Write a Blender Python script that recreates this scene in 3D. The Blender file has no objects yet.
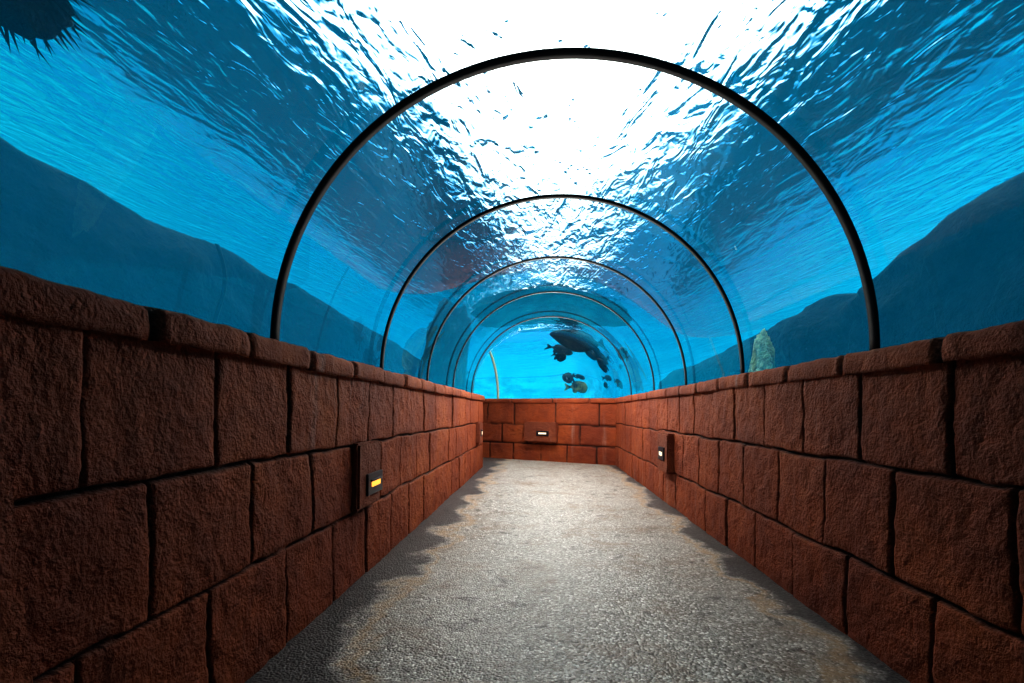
import bpy, bmesh, math, random
import numpy as np
from mathutils import Vector, Matrix, noise as mnoise
random.seed(7); rng = np.random.default_rng(11)
C = bpy.context.scene.collection
F = 512.0                                  # focal length in pixels (1024 wide)
FLOOR, LEDGE = -.85, .235                  # heights relative to the eye
XL, XR = -.919, 1.178                      # inner faces of the two long walls
CX, A, B = .112, 1.09, 1.068               # vault: axis, half width, height
SURF = 2.75                                # water surface
RIBS = [1.85, 3.075, 4.29, 5.52, 6.95]

# ---------------------------------------------------------------- helpers
def link(o, parent=None):
    C.objects.link(o)
    if parent: o.parent = parent
    return o
def mesh_obj(name, verts, faces, mat, parent=None, smooth=True):
    me = bpy.data.meshes.new(name)
    me.from_pydata([tuple(v) for v in verts], [], [tuple(f) for f in faces])
    me.update()
    if smooth: me.polygons.foreach_set('use_smooth', [True]*len(me.polygons))
    if mat: me.materials.append(mat)
    return link(bpy.data.objects.new(name, me), parent)
def bm_obj(name, bm, mat, parent=None, smooth=False):
    me = bpy.data.meshes.new(name); bm.to_mesh(me); bm.free()
    if smooth: me.polygons.foreach_set('use_smooth', [True]*len(me.polygons))
    me.materials.append(mat)
    return link(bpy.data.objects.new(name, me), parent)
def tag(o, label=None, cat=None, group=None, kind=None):
    if label: o['label'] = label
    if cat: o['category'] = cat
    if group: o['group'] = group
    if kind: o['kind'] = kind
    return o
def fix_normals(o, inside=False):
    bm = bmesh.new(); bm.from_mesh(o.data)
    bmesh.ops.recalc_face_normals(bm, faces=bm.faces)
    if inside: bmesh.ops.reverse_faces(bm, faces=bm.faces)
    bm.to_mesh(o.data); bm.free()

# ---------------------------------------------------------------- materials
class NT:
    def __init__(s, name):
        s.m = bpy.data.materials.new(name); s.m.use_nodes = True
        s.t = s.m.node_tree; s.t.nodes.clear()
        s.out = s.t.nodes.new('ShaderNodeOutputMaterial')
    def n(s, ty, inp=None, **kw):
        nd = s.t.nodes.new(ty)
        for k, v in kw.items(): setattr(nd, k, v)
        for k, v in (inp or {}).items():
            if isinstance(v, bpy.types.NodeSocket): s.t.links.new(v, nd.inputs[k])
            else: nd.inputs[k].default_value = v
        return nd
    def coord(s, which='Object'): return s.n('ShaderNodeTexCoord').outputs[which]
    def mapped(s, scale, rot=(0,0,0)):
        return s.n('ShaderNodeMapping', {'Vector': s.coord(), 'Scale': scale, 'Rotation': rot}).outputs[0]
    def noise(s, scale, vec=None, detail=4, rough=.55, dist=0):
        return s.n('ShaderNodeTexNoise', {'Vector': vec or s.coord(), 'Scale': scale, 'Detail': detail, 'Roughness': rough, 'Distortion': dist}).outputs['Fac']
    def ramp(s, fac, stops):
        r = s.n('ShaderNodeValToRGB', {'Fac': fac}); e = r.color_ramp.elements
        while len(e) < len(stops): e.new(.5)
        for k, (p, c) in enumerate(stops):
            e[k].position = p; e[k].color = (c if len(c) == 4 else (*c, 1)) if not isinstance(c, (int, float)) else (c, c, c, 1)
        return r.outputs['Color']
    def mix(s, fac, a, b, mode='MIX'):
        r = s.n('ShaderNodeMix', data_type='RGBA', blend_type=mode)
        for k, v in ((0, fac), (6, a), (7, b)):
            if isinstance(v, bpy.types.NodeSocket): s.t.links.new(v, r.inputs[k])
            else: r.inputs[k].default_value = v if k == 0 or len(v) == 4 else (*v, 1)
        return r.outputs[2]
    def math(s, op, a, b=0.0, clamp=False):
        r = s.n('ShaderNodeMath', operation=op, use_clamp=clamp)
        for k, v in ((0, a), (1, b)):
            if isinstance(v, bpy.types.NodeSocket): s.t.links.new(v, r.inputs[k])
            else: r.inputs[k].default_value = v
        return r.outputs[0]
    def bump(s, h, strength, dist, nrm=None):
        d = {'Height': h, 'Strength': strength, 'Distance': dist}
        if nrm: d['Normal'] = nrm
        return s.n('ShaderNodeBump', d).outputs[0]
    def bsdf(s, col, rough=.8, normal=None, **kw):
        p = s.n('ShaderNodeBsdfPrincipled', {'Base Color': col if isinstance(col, bpy.types.NodeSocket) else (*col, 1), 'Roughness': rough})
        if normal: s.t.links.new(normal, p.inputs['Normal'])
        for k, v in kw.items(): p.inputs[k].default_value = v
        s.t.links.new(p.outputs[0], s.out.inputs['Surface']); return s.m

def brick_mat(smooth=False):
    s = NT('stucco_block_red_brown')
    n1 = s.noise(1.7, detail=3); n2 = s.noise(11, detail=6, rough=.62, dist=.4); n3 = s.noise(75, detail=3, rough=.6)
    base = s.ramp(n1, [(.3, (.20, .040, .014)), (.55, (.31, .070, .018)), (.75, (.40, .105, .025))])
    col = s.mix(s.ramp(n2, [(.35, 0), (.75, .5)]), base, (.14, .032, .02))
    # pale lime streaks running down the wall
    st = s.noise(1.0, s.mapped((7, 7, .5)), detail=4, rough=.6)
    msk = s.math('MULTIPLY', s.ramp(st, [(.59, 0), (.72, 1)]), s.ramp(s.noise(1.1, detail=2), [(.47, 0), (.62, .5)]))
    col = s.mix(msk, col, (.38, .28, .25))
    g = s.n('ShaderNodeAttribute', attribute_name='groove')
    col = s.mix(g.outputs['Fac'], col, (.012, .007, .006))
    if smooth: col = s.mix(.45, col, (.19, .07, .045))
    h = s.math('ADD', s.math('MULTIPLY', n3, .45), n2)
    b = s.bump(h, 1.0, .022)
    return s.bsdf(col, .78, b)
def floor_mat():
    s = NT('washed_pebble_concrete')
    v = s.n('ShaderNodeTexVoronoi', {'Vector': s.coord(), 'Scale': 105.0, 'Randomness': 1.0})
    peb = s.ramp(s.n('ShaderNodeSeparateColor', {'Color': v.outputs['Color']}).outputs[0],
                 [(0, (.10, .09, .078)), (.45, (.25, .235, .21)), (.85, (.46, .45, .43)), (1, (.85, .85, .83))])
    big = s.noise(1.3, detail=5, rough=.6)
    col = s.mix(s.ramp(big, [(.35, .1), (.7, .5)]), peb, (.42, .41, .395))
    brn = s.noise(3.1, detail=6, rough=.7)
    col = s.mix(s.ramp(brn, [(.50, 0), (.68, .6)]), col, (.20, .125, .07))
    dk = s.noise(8.0, detail=5, rough=.7, dist=.6)
    col = s.mix(s.ramp(dk, [(.58, 0), (.66, .7)]), col, (.05, .045, .04))
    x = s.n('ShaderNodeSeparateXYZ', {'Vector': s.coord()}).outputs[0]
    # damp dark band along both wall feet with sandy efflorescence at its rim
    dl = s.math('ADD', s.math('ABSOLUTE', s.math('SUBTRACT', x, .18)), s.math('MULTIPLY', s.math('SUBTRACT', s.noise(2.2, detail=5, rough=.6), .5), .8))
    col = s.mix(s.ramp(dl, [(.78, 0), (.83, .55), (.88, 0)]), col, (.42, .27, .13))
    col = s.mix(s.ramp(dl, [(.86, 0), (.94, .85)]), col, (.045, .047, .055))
    h = s.math('ADD', s.math('MULTIPLY', v.outputs['Distance'], -.8), s.noise(30, detail=4))
    return s.bsdf(col, .42, s.bump(h, .8, .006))
def plain(name, col, rough=.5, **kw): return NT(name).bsdf(col, rough, None, **kw)
def rock_mat(name, dark, light, sc=1.0):
    s = NT(name)
    n1 = s.noise(1.1*sc, detail=8, rough=.62); n2 = s.noise(6*sc, detail=6, rough=.65)
    col = s.ramp(n1, [(.3, dark), (.7, light)])
    col = s.mix(s.ramp(n2, [(.4, .6), (.6, 0)]), col, tuple(c*.3 for c in dark))
    return s.bsdf(col, .9, s.bump(n2, 1.0, .15))
def water_mat(name, bumpy):
    s = NT(name)
    g = s.n('ShaderNodeBsdfGlass', {'Color': (1, 1, 1, 1), 'Roughness': 0.0, 'IOR': 1.333})
    if bumpy:
        wv = s.mapped((1.0, .62, 1.0), (0, 0, .35))
        a = s.noise(1.15, wv, detail=1, rough=.5, dist=.3)
        b = s.noise(4.3, wv, detail=2, rough=.55, dist=.9)
        c = s.noise(9.0, s.mapped((1, .8, 1), (0, 0, -.5)), detail=2, rough=.5, dist=.5)
        h = s.math('ADD', s.math('MULTIPLY', a, .065), s.math('ADD', s.math('MULTIPLY', b, .032), s.math('MULTIPLY', c, .009)))
        s.t.links.new(s.bump(h, 1.0, 1.0), g.inputs['Normal'])
    s.t.links.new(g.outputs[0], s.out.inputs['Surface'])
    ab = s.n('ShaderNodeVolumeAbsorption', {'Color': (0, .44, .5, 1), 'Density': WD})
    em = s.n('ShaderNodeEmission', {'Color': (*[WC[i]*SIG[i] for i in range(3)], 1), 'Strength': 1.0})  # even glow in the water stands in for scattered daylight
    ad = s.n('ShaderNodeAddShader'); s.t.links.new(ab.outputs[0], ad.inputs[0]); s.t.links.new(em.outputs[0], ad.inputs[1])
    s.t.links.new(ad.outputs[0], s.out.inputs['Volume'])
    return s.m
WD = .11
SIG = (WD, WD*.56, WD*.5)
WC = (.0, .31, .62)                        # colour of endless water

M_brick = brick_mat(); M_floor = floor_mat()
M_cop = M_brick
M_rib = plain('black_silicone_rubber', (.005, .008, .011), .75)
M_ribw = plain('silicone_painted_lit', (.5, .55, .42), .5)  # rib rubber with its lit look painted into the base colour
M_box = brick_mat(smooth=True)
M_plate = plain('grey_blue_metal', (.05, .055, .075), .4, Metallic=.6)
M_dark = plain('dark_ceiling_paint', (.012, .01, .01), .9)
def emis(name, col, st):
    s = NT(name); e = s.n('ShaderNodeEmission', {'Color': (*col, 1), 'Strength': st}); s.t.links.new(e.outputs[0], s.out.inputs['Surface']); return s.m
M_lamp = emis('warm_lamp_lens', (1, .42, .08), 1.5)
M_lampw = emis('pale_lamp_lens', (1, .8, .55), 1.3)
s = NT('clear_acrylic')
lw = s.n('ShaderNodeLayerWeight', {'Blend': .5}).outputs['Facing']
fr = s.math('ADD', s.math('MULTIPLY', s.math('POWER', lw, 7.0), .15), .006)
tr = s.n('ShaderNodeBsdfTransparent', {'Color': (.985, .995, 1, 1)}); gl = s.n('ShaderNodeBsdfGlossy', {'Color': (1, 1, 1, 1), 'Roughness': .0})
mx = s.n('ShaderNodeMixShader', {0: fr, 1: tr.outputs[0], 2: gl.outputs[0]}); s.t.links.new(mx.outputs[0], s.out.inputs['Surface'])
M_acr = s.m

# ---------------------------------------------------------------- block walls (fine grids, joints pressed in)
def vnoise(u, v, seed):
    r = np.random.default_rng(seed).random((64, 64))
    iu = np.floor(u).astype(int); iv = np.floor(v).astype(int); fu = u-iu; fv = v-iv
    fu = fu*fu*(3-2*fu); fv = fv*fv*(3-2*fv)
    g = lambda a, b: r[a % 64, b % 64]
    return (g(iu, iv)*(1-fu)+g(iu+1, iv)*fu)*(1-fv)+(g(iu, iv+1)*(1-fu)+g(iu+1, iv+1)*fu)*fv-.5
def block_wall(name, p0, p1, inward, rows, joints, u0=0.0, step=.0125, seed=1, zb=FLOOR-.03, zt=LEDGE-.02, depth=.02, hw=.0045):
    """p0,p1 floor-plan ends; rows = heights of bed joints; joints[k] = u positions in each course, bottom first"""
    p0 = np.array(p0, float); p1 = np.array(p1, float); L = np.linalg.norm(p1-p0); d = (p1-p0)/L
    nu = int(L/step)+1; nz = int((zt-zb)/step)+1
    U, Z = np.meshgrid(np.linspace(0, L, nu), np.linspace(zb, zt, nz))
    uu = U+u0
    Zw = Z+.016*vnoise(uu*3, Z*0+3, seed)+.008*vnoise(uu*11, Z*0+5, seed+1)
    Uw = uu+.02*vnoise(Z*5, uu*2, seed+2)+.007*vnoise(Z*17, uu*2, seed+3)
    dist = np.full(U.shape, 9.0)
    for z in rows: dist = np.minimum(dist, np.abs(Zw-z))
    edges = [-9]+list(rows)+[9]; blockd = np.zeros(U.shape)
    for k in range(len(edges)-1):
        m = (Zw > edges[k]) & (Zw <= edges[k+1]); js = sorted(joints[k])
        for j in js: dist = np.where(m, np.minimum(dist, np.abs(Uw-j)), dist)
        idx = np.searchsorted(np.array(js), Uw); rr = np.random.default_rng(seed*31+k)
        off = rr.normal(0, .0035, len(js)+1); blockd = np.where(m, off[idx], blockd)
    w = hw*(1+.9*vnoise(uu*6, Z*6, seed+9))
    gr = np.clip(1-(dist-w*.5)/(w*1.3), 0, 1); gr = gr*gr*(3-2*gr)
    soft = np.clip(1-dist/.04, 0, 1)**2
    D = blockd+.008*vnoise(uu*7, Z*7, seed+4)+.006*vnoise(uu*19, Z*19, seed+5)+.0035*vnoise(uu*42, Z*42, seed+6)-depth*gr-.003*soft
    n = np.array(inward, float)
    X = p0[0]+d[0]*U+n[0]*D; Y = p0[1]+d[1]*U+n[1]*D
    verts = np.stack([X, Y, Z], -1).reshape(-1, 3)
    i = np.arange(nu*nz).reshape(nz, nu)
    f = np.stack([i[:-1, :-1], i[:-1, 1:], i[1:, 1:], i[1:, :-1]], -1).reshape(-1, 4)
    # returns at back so the wall is a solid slab
    nb = len(verts); T = .07
    bk = [(p0[0]-n[0]*T, p0[1]-n[1]*T, zb), (p1[0]-n[0]*T, p1[1]-n[1]*T, zb), (p1[0]-n[0]*T, p1[1]-n[1]*T, zt), (p0[0]-n[0]*T, p0[1]-n[1]*T, zt)]
    verts = np.vstack([verts, bk])
    faces = [tuple(x) for x in f.tolist()]
    faces += [(nb, nb+3, nb+2, nb+1), tuple([nb+3]+[nb+2]+i[-1, ::-1].tolist()), tuple([nb+1, nb]+i[0, :].tolist()),
              tuple([nb]+[nb+3]+i[::-1, 0].tolist()), tuple([nb+2, nb+1]+i[:, -1].tolist())]
    o = mesh_obj(name, verts, faces, M_brick)
    at = o.data.attributes.new('groove', 'FLOAT', 'POINT')
    at.data.foreach_set('value', np.concatenate([gr.ravel(), np.zeros(4)]).astype(np.float32))
    return tag(o, kind='structure')
def seq(a, s, n, jit=.012): return [a+s*k+random.uniform(-jit, jit) for k in range(n)]

block_wall('wall_left', (XL, -1.0), (XL, 7.86), (1, 0), [-.497, -.166],
           [seq(.17, .421, 20), seq(-.07, .425, 20), seq(.17, .421, 20)], u0=-1.0, seed=3, step=.007)
block_wall('wall_right', (XR, -1.0), (XR, 8.30), (-1, 0), [-.545, -.176],
           [seq(.25, .43, 20), seq(.424, .43, 20), seq(.22, .42, 20)], u0=-1.0, seed=8, step=.007)
CR = Vector((1.185, 8.25)); UF = Vector((-.882, .471)); NF = Vector((-.471, -.882))   # far wall: corner, direction, inward normal
pe = CR+UF*6.0
def ffar(px):                            # u on the far wall seen at image column px
    k = (px-543)/F; return (CR.x-k*CR.y)/(k*UF.y-UF.x)
block_wall('wall_far', tuple(CR), tuple(pe), tuple(NF), [-.56, -.22],
           [[ffar(x) for x in (597, 567, 540, 513, 490)]+[3.2, 3.8, 4.5], [ffar(x) for x in (579.6, 527, 502)]+[3, 3.6, 4.3, 5], [ffar(x) for x in (599, 556, 514, 488)]+[3.4, 4.2]], seed=14, step=.02, hw=.008, depth=.025)
LC = Vector((XL, 7.86)); UI = UF
pj = LC+UI*4.2
block_wall('wall_inner', tuple(LC), tuple(pj), (-NF.x, -NF.y), [-.5, -.17], [seq(.3, .43, 9), seq(.1, .43, 9), seq(.3, .43, 9)], seed=21, step=.03)

# coping stones on the walls
def coping(name, p0, p1, inward, over, joints, z0=.155, z1=LEDGE, back=.07, seed=5):
    p0 = Vector(p0); p1 = Vector(p1); L = (p1-p0).length; d = (p1-p0)/L; n = Vector(inward)
    nu = int(L/.02)+1
    prof = [(0, z0+.004), (over*.9, z0), (over+.001, z0+.012), (over+.003, (z0+z1)/2), (over, z1-.012), (over-.012, z1), (-back*.35, z1+.003), (-back, z1), (-back, z0+.004)]
    vs, gr = [], []
    for i in range(nu):
        u = L*i/(nu-1)
        dj = min([abs(u-j) for j in joints]+[9]); g = max(0, min(1, 1.5-dj/.009)) if dj < .0135 else 0
        if dj < .011: g = 1
        k = sum(1 for j in joints if j < u); random.seed(seed*100+k); ox, oz = random.uniform(-.008, .008), random.uniform(-.004, .004)
        for (a, z) in prof:
            q = Vector((u*9, a*9, z*9)); w = mnoise.noise(q*1.0)*.006+mnoise.noise(q*3.2)*.004
            vis = 1 if a > -.05 else 0
            aa = a+(ox+w)*vis-.022*g*vis; zz = z+(oz+w*.7)*vis-.014*g*vis*(1 if z > z0+.03 else 0)
            P = p0+d*u+n*aa; vs.append((P.x, P.y, zz)); gr.append(float(g))
    m = len(prof); fs = []
    for i in range(nu-1):
        for k in range(m):
            k2 = (k+1) % m; fs.append((i*m+k, i*m+k2, (i+1)*m+k2, (i+1)*m+k))
    fs.append(tuple(range(m))); fs.append(tuple(range((nu-1)*m, nu*m))[::-1])
    o = mesh_obj(name, vs, fs, M_cop); fix_normals(o)
    a = o.data.attributes.new('groove', 'FLOAT', 'POINT'); a.data.foreach_set('value', gr)
    return tag(o, kind='structure')
random.seed(5)
coping('trim_1', (XL, -1.0), (XL, 7.86), (1, 0), .03, [.755+1, 1.18+1, 1.553+1, 1.98+1]+seq(3.42, .44, 11, .03), seed=2)
coping('trim_2', (XR, -1.0), (XR, 8.30), (-1, 0), .022, [2.03, 2.5, 2.99, 3.45]+[3.93+.47*k for k in range(10)], seed=4)
coping('trim_3', tuple(CR+Vector((.1, -.05))), tuple(pe), tuple(NF), .025, [ffar(x)+.11 for x in (590, 553, 512)]+[3.5, 4.4], seed=6)
coping('trim_4', tuple(LC), tuple(pj), (-NF.x, -NF.y), .025, [.5, 1, 1.5, 2.1, 2.6, 3.2], seed=9)

# rough plinth outside the tunnel, standing in the water under the vault feet
def plinth(name, p0, p1, outward, w=.3):
    p0 = Vector(p0); p1 = Vector(p1); n = Vector(outward)*w; bm = bmesh.new()
    q = [(*p0, -2.5), (*p1, -2.5), (*(p1+n*1.6), -2.5), (*(p0+n*1.6), -2.5), (*p0, LEDGE-.005), (*p1, LEDGE-.005), (*(p1+n), LEDGE-.04), (*(p0+n), LEDGE-.04)]
    v_ = [bm.verts.new(x) for x in q]
    for f in ((0, 3, 2, 1), (4, 5, 6, 7), (0, 1, 5, 4), (1, 2, 6, 5), (2, 3, 7, 6), (3, 0, 4, 7)): bm.faces.new([v_[i] for i in f])
    bmesh.ops.recalc_face_normals(bm, faces=bm.faces)
    return tag(bm_obj(name, bm, M_plinth), kind='structure')
M_plinth = plain('algae_blue_concrete', (.02, .06, .09), .9)
plinth('wall_plinth_left', (CX-A-.015, -4.5), (CX-A-.015, 7.5), (-1, 0))
plinth('wall_plinth_right', (CX+A+.015, -4.5), (CX+A+.015, 8.2), (1, 0))
plinth('wall_plinth_far', tuple(CR-NF*.08), tuple(pe-NF*.08), tuple(-NF))

# battered pilaster at the very near left
bm = bmesh.new()
vs = [bm.verts.new(p) for p in [(-1.0, .62, FLOOR), (-.775, .62, FLOOR), (-.79, .855, FLOOR), (-1.0, .855, FLOOR),
                                (-1.0, .62, .14), (-.885, .62, .14), (-.887, .838, .14), (-1.0, .838, .14)]]
for f in ((0, 3, 2, 1), (4, 5, 6, 7), (0, 1, 5, 4), (1, 2, 6, 5), (2, 3, 7, 6), (3, 0, 4, 7)): bm.faces.new([vs[i] for i in f])
bmesh.ops.bevel(bm, geom=[e for e in bm.edges], offset=.012, segments=2, affect='EDGES')
tag(bm_obj('trim_5', bm, M_brick), kind='structure')

# floor, added light-blocking ceiling, walls behind the camera
gx, gy = 60, 200
mesh_obj_floor = mesh_obj('floor', [(-5.5+8.0*i/gx, -4+17.5*j/gy, FLOOR+.004*mnoise.noise(Vector((i*.6, j*.5, 0)))) for j in range(gy+1) for i in range(gx+1)],
    [(j*(gx+1)+i, j*(gx+1)+i+1, (j+1)*(gx+1)+i+1, (j+1)*(gx+1)+i) for j in range(gy) for i in range(gx)], M_floor)
tag(mesh_obj_floor, kind='structure')

# ---------------------------------------------------------------- vault geometry
def sect(L, R, da=0.0, h=B, z=LEDGE, n=40):
    """half ellipse standing on plan points L and R"""
    L = Vector(L); R = Vector(R); c = (L+R)/2; hv = (R-L)/2; a = hv.length; u = hv/a; out = []
    for k in range(n+1):
        t = math.pi*(1-k/n); q = c+u*(math.cos(t)*(a+da)); out.append(Vector((q.x, q.y, z+math.sin(t)*(h+da))))
    return out
XG0, XG1 = CX-A, CX+A
def Y(d): return ((XG0, d), (XG1, d))
EL = [((XG0, 6.95), (XG1, 6.95)), ((XG0, 7.2), (XG1, 7.5)), ((XG0-.01, 7.5), (XG1-.01, 7.95)), ((XG0-.06, 7.75), (XG1-.1, 8.37)), ((XG0-.13, 7.87), (XG1-.4, 8.63))]
FR = CR-NF*.03
def sec2(u, w=1.5): R = FR+UF*u; L = R+NF*w; return (tuple(L), tuple(R))
EL += [((XG0-.22, 7.93), tuple(FR+UF*1.15)), sec2(2.35-.1, 1.52), sec2(3.2), sec2(4.2), sec2(5.4)]
def smooth_elbow(pts):                    # Catmull-Rom through the elbow section feet
    out = []
    for i in range(len(pts)-1):
        P = [pts[max(i-1, 0)], pts[i], pts[i+1], pts[min(i+2, len(pts)-1)]]
        for s_ in range(5):
            t = s_/5; r = []
            for side in (0, 1):
                p = [Vector(q[side]) for q in P]
                r.append(tuple(.5*((2*p[1])+(p[2]-p[0])*t+(2*p[0]-5*p[1]+4*p[2]-p[3])*t*t+(-p[0]+3*p[1]-3*p[2]+p[3])*t**3)))
            out.append(tuple(r))
    out.append(pts[-1]); return out
ELS = smooth_elbow(EL)
def loft(secs, close=False):
    vs = [p for s_ in secs for p in s_]; m = len(secs[0]); fs = []
    for i in range(len(secs)-1):
        for k in range(m if close else m-1):
            k2 = (k+1) % m; fs.append((i*m+k, i*m+k2, (i+1)*m+k2, (i+1)*m+k))
    return vs, fs
bays = [(.63, RIBS[0])]+[(RIBS[i], RIBS[i+1]) for i in range(4)]
for i, (y0, y1) in enumerate(bays):
    v, f = loft([sect(*Y(y0+(y1-y0)*k/6), n=64) for k in range(7)])
    tag(mesh_obj('window_%d' % (i+1), v, f, M_acr), kind='structure')
v, f = loft([sect(*q, n=64) for q in ELS]); tag(mesh_obj('window_6', v, f, M_acr), kind='structure')
# opaque vault behind the camera, added unseen to darken the near end
v, f = loft([sect(*Y(-4.2), da=.015), sect(*Y(.66), da=.015), sect(*Y(.66), da=-.02), sect(*Y(-4.2), da=-.02)])
tag(mesh_obj('ceiling', v, f, M_dark), kind='structure')
tag(mesh_obj('wall_back', [(-1.3, -4.1, -1), (1.5, -4.1, -1), (1.5, -4.1, 1.5), (-1.3, -4.1, 1.5)], [(0, 3, 2, 1)], M_brick), kind='structure')
for nm, x in (('wall_entry_left', XL-.02), ('wall_entry_right', XR+.02)):
    tag(mesh_obj(nm, [(x, -4.1, -1), (x, -.98, -1), (x, -.98, LEDGE), (x, -4.1, LEDGE)], [(0, 1, 2, 3)], M_brick), kind='structure')
tag(mesh_obj('wall_end', [(*(pe+NF*2.4), -1), (*(pe-NF*.3), -1), (*(pe-NF*.3), 1.6), (*(pe+NF*2.4), 1.6)], [(0, 1, 2, 3)], M_dark), kind='structure')

# ribs
def rib(L, R, axis, w=.05, t=.012, mat=M_rib, label='', group=None):
    ax = Vector((*axis, 0)).normalized(); outer = sect(L, R, da=-.002, n=72); inner = sect(L, R, da=-t, n=72); vs, fs = [], []
    for o_, i_ in zip(outer, inner):
        vs += [o_-ax*w/2, o_+ax*w/2, i_+ax*(w/2-.004), i_-ax*(w/2-.004)]
    for k in range(len(outer)-1):
        for j in range(4): j2 = (j+1) % 4; fs.append((4*k+j, 4*k+j2, 4*k+4+j2, 4*k+4+j))
    e = 4*(len(outer)-1); fs += [(3, 2, 1, 0), (e, e+1, e+2, e+3)]
    o = mesh_obj('vault_rib', vs, fs, mat); fix_normals(o)
    return tag(o, label, 'rib', group)
RL = ['thick black arched seam rib nearest the viewer, the largest arch', 'second black arched seam rib, framed by the largest arch',
      'third black arched seam rib along the acrylic tunnel', 'thin fourth arched seam rib before the bend', 'thin fifth arched seam rib at the mouth of the bend above the far wall']
for k, y in enumerate(RIBS): rib(*Y(y), (0, 1), w=(.05, .047, .045, .04, .05)[k], label=RL[k], group='arched ribs of the acrylic tunnel')
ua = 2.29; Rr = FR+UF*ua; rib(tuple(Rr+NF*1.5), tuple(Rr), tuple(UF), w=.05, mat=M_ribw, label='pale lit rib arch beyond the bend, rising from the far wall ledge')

# ---------------------------------------------------------------- water body (closed, with the tunnel as a cavity)
def ringsec(L, R, zb=-1.05, n=56):
    s_ = sect(L, R, da=.03, n=n)
    return s_+[Vector((s_[-1].x, s_[-1].y, zb)), Vector((s_[0].x, s_[0].y, zb))]
rs = [ringsec(*Y(-4.6)), ringsec(*Y(0))]+[ringsec(*Y(d)) for d in (1, 2, 3, 4, 5, 6)]+[ringsec(*q) for q in ELS]
rs.append(ringsec(*sec2(6.3)))
cv, cf = loft(rs, close=True); m = len(rs[0])
cf += [tuple(range(m)), tuple(range((len(rs)-1)*m, len(rs)*m))]
BX = (-13.0, 13.0, -7.0, 27.0, -2.6)
M_surf = water_mat('rippled_water', True); M_int = water_mat('still_water', False)
me_c = mesh_obj('cav', cv, cf, M_int); fix_normals(me_c)
bm = bmesh.new(); bm.from_mesh(me_c.data)
bmesh.ops.reverse_faces(bm, faces=bm.faces)
for f_ in bm.faces: f_.smooth = len(f_.verts) == 4; f_.material_index = 0
bpy.data.objects.remove(me_c)
x0, x1, y0, y1, zb = BX
bx = [bm.verts.new(p) for p in [(x0, y0, zb), (x1, y0, zb), (x1, y1, zb), (x0, y1, zb), (x0, y0, SURF), (x1, y0, SURF), (x1, y1, SURF), (x0, y1, SURF)]]
for q, mi in (((0, 3, 2, 1), 0), ((4, 5, 6, 7), 1), ((0, 1, 5, 4), 0), ((1, 2, 6, 5), 0), ((2, 3, 7, 6), 0), ((3, 0, 4, 7), 0)):
    f_ = bm.faces.new([bx[i] for i in q]); f_.material_index = mi
water = bm_obj('tank_water', bm, M_int); water.data.materials.append(M_surf)
tag(water, 'clear cyan sea water with rippled bright surface all around the tunnel', 'water', kind='stuff')

# ---------------------------------------------------------------- tank shell and rocks
M_tank = rock_mat('tank_wall_paint', (.03, .42, .46), (.06, .60, .58), .2)
M_sand = rock_mat('tank_bottom', (.01, .08, .18), (.06, .28, .50), .35)
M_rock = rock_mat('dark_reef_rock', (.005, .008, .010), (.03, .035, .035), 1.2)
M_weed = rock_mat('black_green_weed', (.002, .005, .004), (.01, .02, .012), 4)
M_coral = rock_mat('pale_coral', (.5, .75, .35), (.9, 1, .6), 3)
M_rock2 = rock_mat('blue_black_reef_rock', (.003, .006, .012), (.010, .018, .028), 1.0)  # near-black blue version of the reef rock
mesh_obj_sea = mesh_obj('tank_floor', [(x0+.02+(x1-x0-.04)*i/60, y0+.02+(y1-y0-.04)*j/80, -1.95+.35*mnoise.noise(Vector((i*.15, j*.15, 2)))) for j in range(81) for i in range(61)],
    [(j*61+i, j*61+i+1, (j+1)*61+i+1, (j+1)*61+i) for j in range(80) for i in range(60)], M_sand)
tag(mesh_obj_sea, kind='structure')
for nm, q in (('tank_wall_left', ((x0+.03, y0, zb+.01), (x0+.03, y1, zb+.01))), ('tank_wall_right', ((x1-.03, y1, zb+.01), (x1-.03, y0, zb+.01))),
              ('tank_wall_far', ((x0, y1-.03, zb+.01), (x1, y1-.03, zb+.01))), ('tank_wall_near', ((x1, y0+.03, zb+.01), (x0, y0+.03, zb+.01)))):
    (a, b) = q; tag(mesh_obj(nm, [a, b, (b[0], b[1], SURF-.01), (a[0], a[1], SURF-.01)], [(0, 1, 2, 3)], M_tank), kind='structure')

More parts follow.
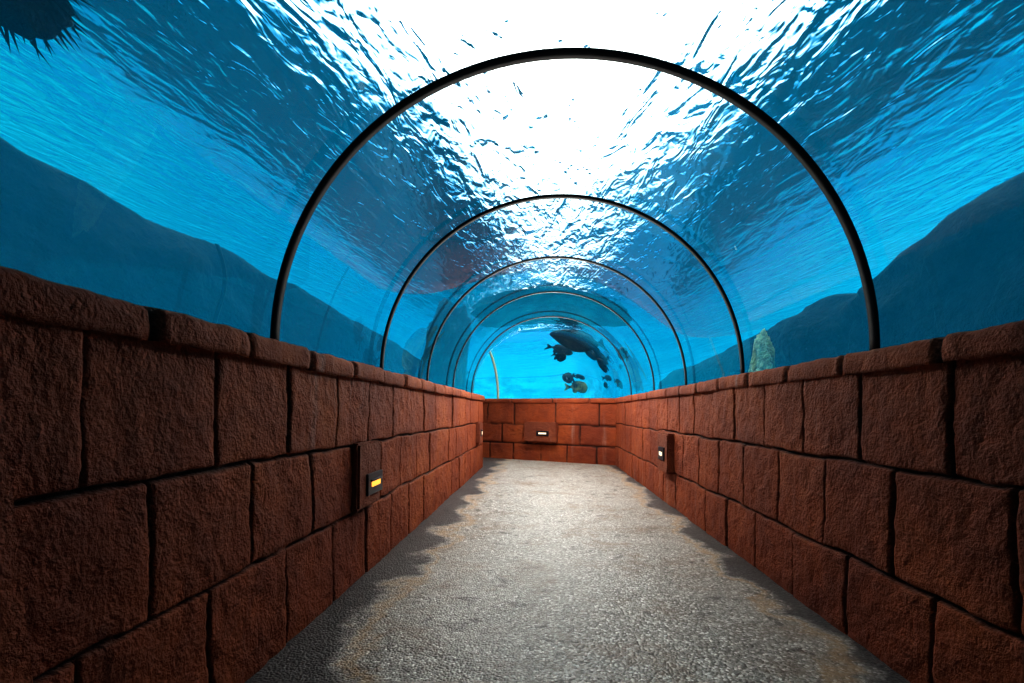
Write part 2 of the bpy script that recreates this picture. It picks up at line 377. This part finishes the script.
def ridge(name, base, tops, thick, mat, label, seed, zfoot=-2.2, rough=.35, group=None):
    """rock face following plan points base[i] with crest heights tops[i]; real thickness"""
    n = 90; nv = 26; vs = []; fs = []
    P = [Vector(b) for b in base]; T = np.linspace(0, len(P)-1, n)
    for i, t in enumerate(T):
        k = min(int(t), len(P)-2); f_ = t-k; p = P[k].lerp(P[k+1], f_); z1 = tops[k]*(1-f_)+tops[k+1]*f_
        d = (P[min(k+1, len(P)-1)]-P[k]).normalized(); nn = Vector((-d.y, d.x))
        z1 += .10*mnoise.noise(Vector((t*3.1, seed, 0)))
        for j in range(nv):
            s_ = j/(nv-1); ang = math.pi*s_
            off = math.cos(ang)*thick*(1.0 if s_ in (0, 1) else .75+.25*abs(math.cos(ang)))
            z = zfoot+(z1-zfoot)*min(1, math.sin(ang)**.35 if 0 < s_ < 1 else 0)
            q = Vector((p.x+nn.x*off, p.y+nn.y*off, z)); w = Vector((q.x, q.y, q.z))*.9+Vector((seed, 0, 0))
            dv = mnoise.noise_vector(w)*rough+mnoise.noise_vector(w*2.7)*rough*.45+mnoise.noise_vector(w*6.5)*rough*.16
            dv.z *= .45; vs.append(q+dv)
    for i in range(n-1):
        for j in range(nv-1): fs.append((i*nv+j, i*nv+j+1, (i+1)*nv+j+1, (i+1)*nv+j))
    fs += [tuple(range(nv)), tuple(range((n-1)*nv, n*nv))]
    o = mesh_obj(name, vs, fs, mat); fix_normals(o)
    return tag(o, label, 'rock', group)
def boulder(name, loc, size, mat, label, seed, rough=.3):
    bm = bmesh.new(); bmesh.ops.create_icosphere(bm, subdivisions=5, radius=1)
    for v_ in bm.verts:
        w = v_.co*1.3+Vector((seed*3.1, 0, 0))
        v_.co *= 1+rough*mnoise.noise(w)+rough*.5*mnoise.noise(w*2.3)+rough*.25*mnoise.noise(w*5.1)+rough*.12*mnoise.noise(w*11)
        v_.co = Vector((v_.co.x*size[0], v_.co.y*size[1], v_.co.z*size[2]))+Vector(loc)
    return tag(bm_obj(name, bm, mat, smooth=True), label, 'rock')
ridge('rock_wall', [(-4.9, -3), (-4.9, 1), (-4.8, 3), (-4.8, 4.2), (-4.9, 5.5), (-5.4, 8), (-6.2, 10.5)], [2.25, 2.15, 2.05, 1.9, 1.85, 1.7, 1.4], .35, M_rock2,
      'long dark blue rock wall seen in blue water behind the left panels', 2, rough=.22)
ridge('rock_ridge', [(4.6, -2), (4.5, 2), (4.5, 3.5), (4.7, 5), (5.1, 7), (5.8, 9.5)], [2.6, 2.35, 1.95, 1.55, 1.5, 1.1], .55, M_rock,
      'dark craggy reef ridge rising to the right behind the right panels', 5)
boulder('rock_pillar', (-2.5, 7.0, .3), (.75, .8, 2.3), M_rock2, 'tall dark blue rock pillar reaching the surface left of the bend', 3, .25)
boulder('added_overhang', (.2, 8.1, 2.72), (2.5, .95, .3), M_rock2, 'added dark rock shelf standing in for dark reflections over the bend', 6, .25)  # added mass that blocks bright sky and darkens the glass at the bend
weed = boulder('weedy_rock', (-2.33, 1.33, 1.66), (.42, .36, .27), M_weed, 'black weed-covered rock hanging in the upper left corner', 8, .5)
boulder('coral_column', (2.85, 4.4, .1), (.17, .17, .72), M_coral, 'pale yellow-green coral column standing behind the right ledge', 12, .3)
bm = bmesh.new(); bm.from_mesh(weed.data); bm.verts.ensure_lookup_table(); rnd = random.Random(4)
for v_ in rnd.sample(bm.verts[:], 1600):
    c_ = v_.co.copy(); d_ = (v_.normal+Vector((rnd.uniform(-.6, .6), rnd.uniform(-.6, .6), rnd.uniform(-.6, .3)))).normalized()
    t_ = d_.orthogonal().normalized()*.006; L_ = rnd.uniform(.03, .085)
    q_ = [bm.verts.new(c_-t_), bm.verts.new(c_+t_), bm.verts.new(c_+d_*L_+Vector((0, 0, -.02)))]; bm.faces.new(q_)
bm.to_mesh(weed.data); bm.free()
# thin cable added to draw a faint dark line on the left rock wall
bm = bmesh.new(); pr = []
for k_ in range(25):
    z_ = 1.75-k_*.09; p_ = Vector((-4.28+.04*math.sin(k_*.4), 4.25+.03*math.sin(k_*.3), z_))
    pr.append([bm.verts.new(p_+Vector((.018*math.cos(a_), .018*math.sin(a_), 0))) for a_ in (0, 1.05, 2.09, 3.14, 4.19, 5.24)])
for a_, b_ in zip(pr, pr[1:]):
    for k_ in range(6): bm.faces.new((a_[k_], a_[(k_+1) % 6], b_[(k_+1) % 6], b_[k_]))
tag(bm_obj('strand', bm, M_rib, smooth=True), 'thin dark cable added for a faint line down the underwater rock wall at left', 'strand')
bm = bmesh.new()
vs = [bm.verts.new(p) for p in [(-13, -7, 3.3), (13, -7, 3.3), (13, 3.05, 3.3), (-13, 3.05, 3.3)]]; bm.faces.new(vs)
g_ = bmesh.ops.extrude_face_region(bm, geom=bm.faces[:]); bmesh.ops.translate(bm, verts=[v_ for v_ in g_['geom'] if isinstance(v_, bmesh.types.BMVert)], vec=(0, 0, .2))
tag(bm_obj('ceiling_sky_blocker', bm, M_dark), kind='structure')  # unseen slab added to keep overhead sky light off the near walls

# ---------------------------------------------------------------- step lights
def bevbox(name, size, mat, parent, loc=(0, 0, 0), bev=.01, rough=0):
    bm = bmesh.new(); bmesh.ops.create_cube(bm, size=1)
    for v_ in bm.verts: v_.co = Vector((v_.co.x*size[0], v_.co.y*size[1], v_.co.z*size[2]))
    bmesh.ops.bevel(bm, geom=list(bm.edges), offset=bev, segments=2, affect='EDGES')
    if rough:
        bmesh.ops.subdivide_edges(bm, edges=list(bm.edges), cuts=3, use_grid_fill=True)
        for v_ in bm.verts: v_.co += mnoise.noise_vector(v_.co*14+Vector(size))*rough
    for v_ in bm.verts: v_.co += Vector(loc)
    return bm_obj(name, bm, mat, parent, smooth=False)
def step_light(loc, ang, w, h, prot, plate, lamp, pz, label, lmat, pu=0.0):
    """local +y = out of the wall into the corridor, x along the wall"""
    t = bpy.data.objects.new('step_light', None); link(t); t.location = loc; t.rotation_euler = (0, 0, ang)
    tag(t, label, 'wall light', 'recessed lights set in stone boxes')
    bevbox('stone_box', (w, prot, h), M_box, t, (0, prot/2-.008, 0), .012, .005)
    fp = bevbox('face_plate', (plate[0], .012, plate[1]), M_plate, t, (pu, prot+.002-.004, pz), .003)
    bevbox('lamp_lens', (lamp[0], .006, lamp[1]), lmat, fp, (pu, prot+.006, pz), .002)
    bevbox('hood', (lamp[0]*1.25, .010, lamp[1]*.35), M_plate, fp, (pu, prot+.009, pz+lamp[1]*.62), .002)
    return t
step_light((XL, 2.63, -.325), -math.pi/2, .33, .33, .045, (.23, .11), (.13, .03), -.05, 'stone box with glowing amber lamp on the near left wall', M_lamp, pu=-.045)
step_light((XL, 7.2, -.30), -math.pi/2, .36, .30, .06, (.10, .10), (.05, .05), 0, 'small stone box light at the far end of the left wall', M_lampw)
step_light((XR, 4.77, -.365), math.pi/2, .40, .36, .075, (.22, .12), (.10, .04), -.01, 'stone box with small grey plated lamp on the right wall', M_lampw)
uf = (ffar(527)+ffar(558.5))/2; pf = CR+UF*uf
step_light((pf.x, pf.y, -.345), math.atan2(NF.y, NF.x)-math.pi/2, abs(ffar(527)-ffar(558.5)), .34, .11, (.24, .085), (.15, .03), -.02, 'wide stone box with bright slot lamp on the far end wall', M_lampw, pu=-.06)

# ---------------------------------------------------------------- fish
M_fd = plain('dark_fish_skin', (.004, .006, .008), .6)
s = NT('mottled_grouper_skin'); M_fg = s.bsdf(s.ramp(s.noise(5, detail=4), [(.4, (.004, .006, .008)), (.62, (.02, .022, .015)), (.75, (.09, .06, .02))]), .6)
M_fm = plain('blue_grey_fish_skin', (.02, .06, .08), .6)
s = NT('pale_striped_fish_skin'); M_fp = s.bsdf(s.ramp(s.noise(4, s.mapped((2.5, 1, 1)), detail=2), [(.4, (.05, .12, .12)), (.6, (.35, .42, .2))]), .55)
M_eye = plain('fish_eye', (.25, .25, .22), .3)
def fish(loc, length, depth, yaw, mat, label, pitch=0.0, tail=1.0, name='fish', roll=0.0, hump=.0):
    """nose at +x. One continuous body mesh with fins grown from it; eyes are parts"""
    n, m = 30, 18; vs, fs = [], []
    def hgt(t): return depth/2*(max(0, math.sin(math.pi*min(1, t*1.02)**.72))**.8*(1-.15*t)+.0)+depth*.085*(t > .05)*min(1, t*4)
    for i in range(n+1):
        t = i/n; x = length*(.5-.8*t); h = hgt(t) if t < 1 else depth*.09; w = h*.36*(1-.5*t)+.002
        if t == 0: h, w = depth*.05, depth*.03
        zc = hump*depth*math.sin(math.pi*t)-.03*depth*math.cos(math.pi*t)
        for k in range(m): a = 2*math.pi*k/m; vs.append(Vector((x, w*math.cos(a), zc+h*math.sin(a))))
    for i in range(n):
        for k in range(m): k2 = (k+1) % m; fs.append((i*m+k, i*m+k2, (i+1)*m+k2, (i+1)*m+k))
    fs += [tuple(range(m)), tuple(range(n*m, (n+1)*m))]
    def fin(pts, th=.006):
        b = len(vs); th *= length
        for s_ in (1, -1):
            for (x, z) in pts: vs.append(Vector((x*length, s_*th*(.5 if abs(z) > .2 else 1), z*depth)))
        k = len(pts); fs.append(tuple(range(b, b+k))); fs.append(tuple(range(b+2*k-1, b+k-1, -1)))
        for q in range(k): fs.append((b+q, b+(q+1) % k, b+k+(q+1) % k, b+k+q))
    fin([(-.27, .07), (-.36, .16*tail), (-.47, .36*tail), (-.50, .30*tail), (-.455, .1), (-.44, 0), (-.455, -.1), (-.50, -.30*tail), (-.47, -.36*tail), (-.36, -.16*tail), (-.27, -.07)])
    fin([(.22, .40), (.14, .56), (.06, .60), (0, .56), (-.08, .58), (-.17, .50), (-.25, .36), (-.24, .12), (.0, .3)])
    fin([(-.02, -.38), (-.06, -.55), (-.13, -.58), (-.2, -.5), (-.22, -.2), (-.1, -.25)])
    fin([(.2, -.36), (.13, -.56), (.08, -.60), (.09, -.4), (.1, -.3)])
    for s_ in (1, -1):                    # pectoral fins stand off the flanks
        b = len(vs); vs.extend([Vector((.17*length, s_*depth*.14, -.05*depth)), Vector((.02*length, s_*depth*.34, -.12*depth)), Vector((.0, s_*depth*.32, -.26*depth)), Vector((.13*length, s_*depth*.15, -.2*depth))])
        fs.append((b, b+1, b+2, b+3))
    me = bpy.data.meshes.new(name); me.from_pydata([tuple(v_) for v_ in vs], [], fs); me.update(); me.materials.append(mat)
    me.polygons.foreach_set('use_smooth', [len(p.vertices) == 4 for p in me.polygons])
    o = link(bpy.data.objects.new(name, me)); o.location = loc; o.rotation_euler = (roll, pitch, yaw)
    if length > .25:
        for s_ in (1, -1):
            bm = bmesh.new(); bmesh.ops.create_uvsphere(bm, u_segments=10, v_segments=8, radius=depth*.035)
            e = bm_obj('eye', bm, M_eye, o, True); e.location = (.39*length, s_*depth*.105, depth*.1)
    return tag(o, label, 'fish', 'fish beyond the far wall')
#FISH
fish((1.12, 9.5, 1.97), 1.9, 1.15, 2.94, M_fg, 'large dark mottled grouper, the biggest fish beyond the far wall', pitch=.08)
fish((0.43, 10.20, 1.46), 0.585, 0.243, 0.25, M_fd, 'slim dark fish just below the mouth of the big grouper', pitch=0.26)
fish((0.38, 9.90, 1.20), 0.276, 0.194, 0.25, M_fd, 'small dark oval fish lowest left under the big grouper', pitch=0.48)
fish((1.85, 10.10, 1.62), 1.05, 0.46, 2.94, M_fd, 'dark fish with forked tail below the belly of the big grouper', pitch=0.25)
fish((1.60, 9.80, 1.22), 0.58, 0.42, 2.94, M_fd, 'small dark deep-bodied fish lowest of the dark group', pitch=0.50)
fish((2.55, 8.80, 1.70), 0.50, 0.55, 2.94, M_fd, 'dark diamond-shaped fish in front of the right end of the glass arch', pitch=-0.65)
fish((0.68, 10.90, 0.81), 0.240, 0.246, 2.94, M_fm, 'hazy blue-grey fish above the pale striped fish', pitch=0.41)
fish((0.77, 10.30, 0.53), 0.509, 0.244, 0.25, M_fp, 'pale yellowish striped fish low over the far wall ledge', pitch=-0.02)
fish((2.69, 10.10, 0.83), 1.146, 0.284, 0.25, M_fm, 'hazy grey-blue fish at the lower right beside the fifth rib', pitch=0.06)
fish((0.90, 11.10, 0.86), 0.362, 0.112, 0.25, M_fm, 'faint slender fish right of the hazy blue-grey one', pitch=0.16)
fish((2.06, 10.90, 0.98), 0.886, 0.188, 0.25, M_fm, 'faint tiny fish over the lower right hazy pair', pitch=-0.21)
fish((1.86, 10.90, 0.69), 0.275, 0.186, 2.94, M_fm, 'faint small fish between the striped fish and the right one', pitch=-0.51)
fish((2.62, 9.30, 1.38), 0.296, 0.154, 2.94, M_fd, 'tiny dark fish touching the fifth rib', pitch=0.38)
fish((1.65, 10.80, 1.80), 0.889, 0.472, 2.94, M_fd, 'dark fish half hidden under the belly of the big grouper', pitch=0.29)

# ---------------------------------------------------------------- light
W = bpy.data.worlds.new('sky'); bpy.context.scene.world = W; W.use_nodes = True
nt = W.node_tree; nt.nodes.clear()
tc = nt.nodes.new('ShaderNodeTexCoord'); sp = nt.nodes.new('ShaderNodeSeparateXYZ'); nt.links.new(tc.outputs['Generated'], sp.inputs[0])
rp = nt.nodes.new('ShaderNodeValToRGB'); nt.links.new(sp.outputs['Z'], rp.inputs[0])
e = rp.color_ramp.elements; e.new(.5); e.new(.6)
for k_, (p_, c_) in enumerate([(0, (.002, .04, .09)), (.2, (.015, .11, .19)), (.52, (.7, .70, .66)), (.80, (1.15, 1, .86))]): e[k_].position = p_; e[k_].color = (*c_, 1)
#
bg = nt.nodes.new('ShaderNodeBackground'); bg.inputs['Strength'].default_value = 5.3; nt.links.new(rp.outputs[0], bg.inputs[0])
wo = nt.nodes.new('ShaderNodeOutputWorld'); nt.links.new(bg.outputs[0], wo.inputs[0])

def lamp(name, ty, loc, col, power, aim=None, size=0.0, ang=None):
    l = bpy.data.lights.new(name, ty); l.color = col; l.energy = power; l.shadow_soft_size = size
    o = link(bpy.data.objects.new(name, l)); o.location = loc
    if aim: o.rotation_euler = (Vector(aim)-Vector(loc)).to_track_quat('-Z', 'Y').to_euler()
    if ang: l.spot_size = ang; l.spot_blend = .8
    return o
for y_, p_ in ((3.75, 7), (4.9, 26), (6.25, 50), (7.75, 48)):
    lamp('corridor_fill', 'POINT', (.12, y_, .85), (1, .93, .84), p_*1.12)  # unseen fill lights added to brighten the far part of the corridor
lamp('tank_fill_far', 'SPOT', (0, 18, 2.0), (.6, 1, 1), 9000, (1, 27, 0), ang=2.6)  # this and the next two are unseen fills added to brighten tank walls
lamp('tank_fill_left', 'SPOT', (-7.5, 5, 2.2), (.6, 1, .7), 1800, (-13, 7, 1.2), ang=2.4)
lamp('tank_fill_right', 'SPOT', (8, 9, 2.2), (.6, .95, 1), 1800, (13, 12, .6), ang=2.4)
# ---------------------------------------------------------------- camera
cd = bpy.data.cameras.new('camera'); cam = link(bpy.data.objects.new('camera', cd))
cd.sensor_width = 36; cd.lens = 36*F/1024; cd.shift_x = -31/1024; cd.shift_y = 70.5/1024
cd.clip_start = .02; cd.clip_end = 200
cam.rotation_euler = (math.pi/2, 0, 0); cam.location = (0, 0, 0)
cam.matrix_world = Matrix.Rotation(math.pi/2, 4, 'X') @ Matrix.Rotation(-.009*-1, 4, 'Z')
bpy.context.scene.camera = cam
sc = bpy.context.scene
sc.view_settings.view_transform = 'Standard'; sc.view_settings.look = 'High Contrast'
sc.cycles.max_bounces = 12; sc.cycles.transmission_bounces = 12; sc.cycles.transparent_max_bounces = 16
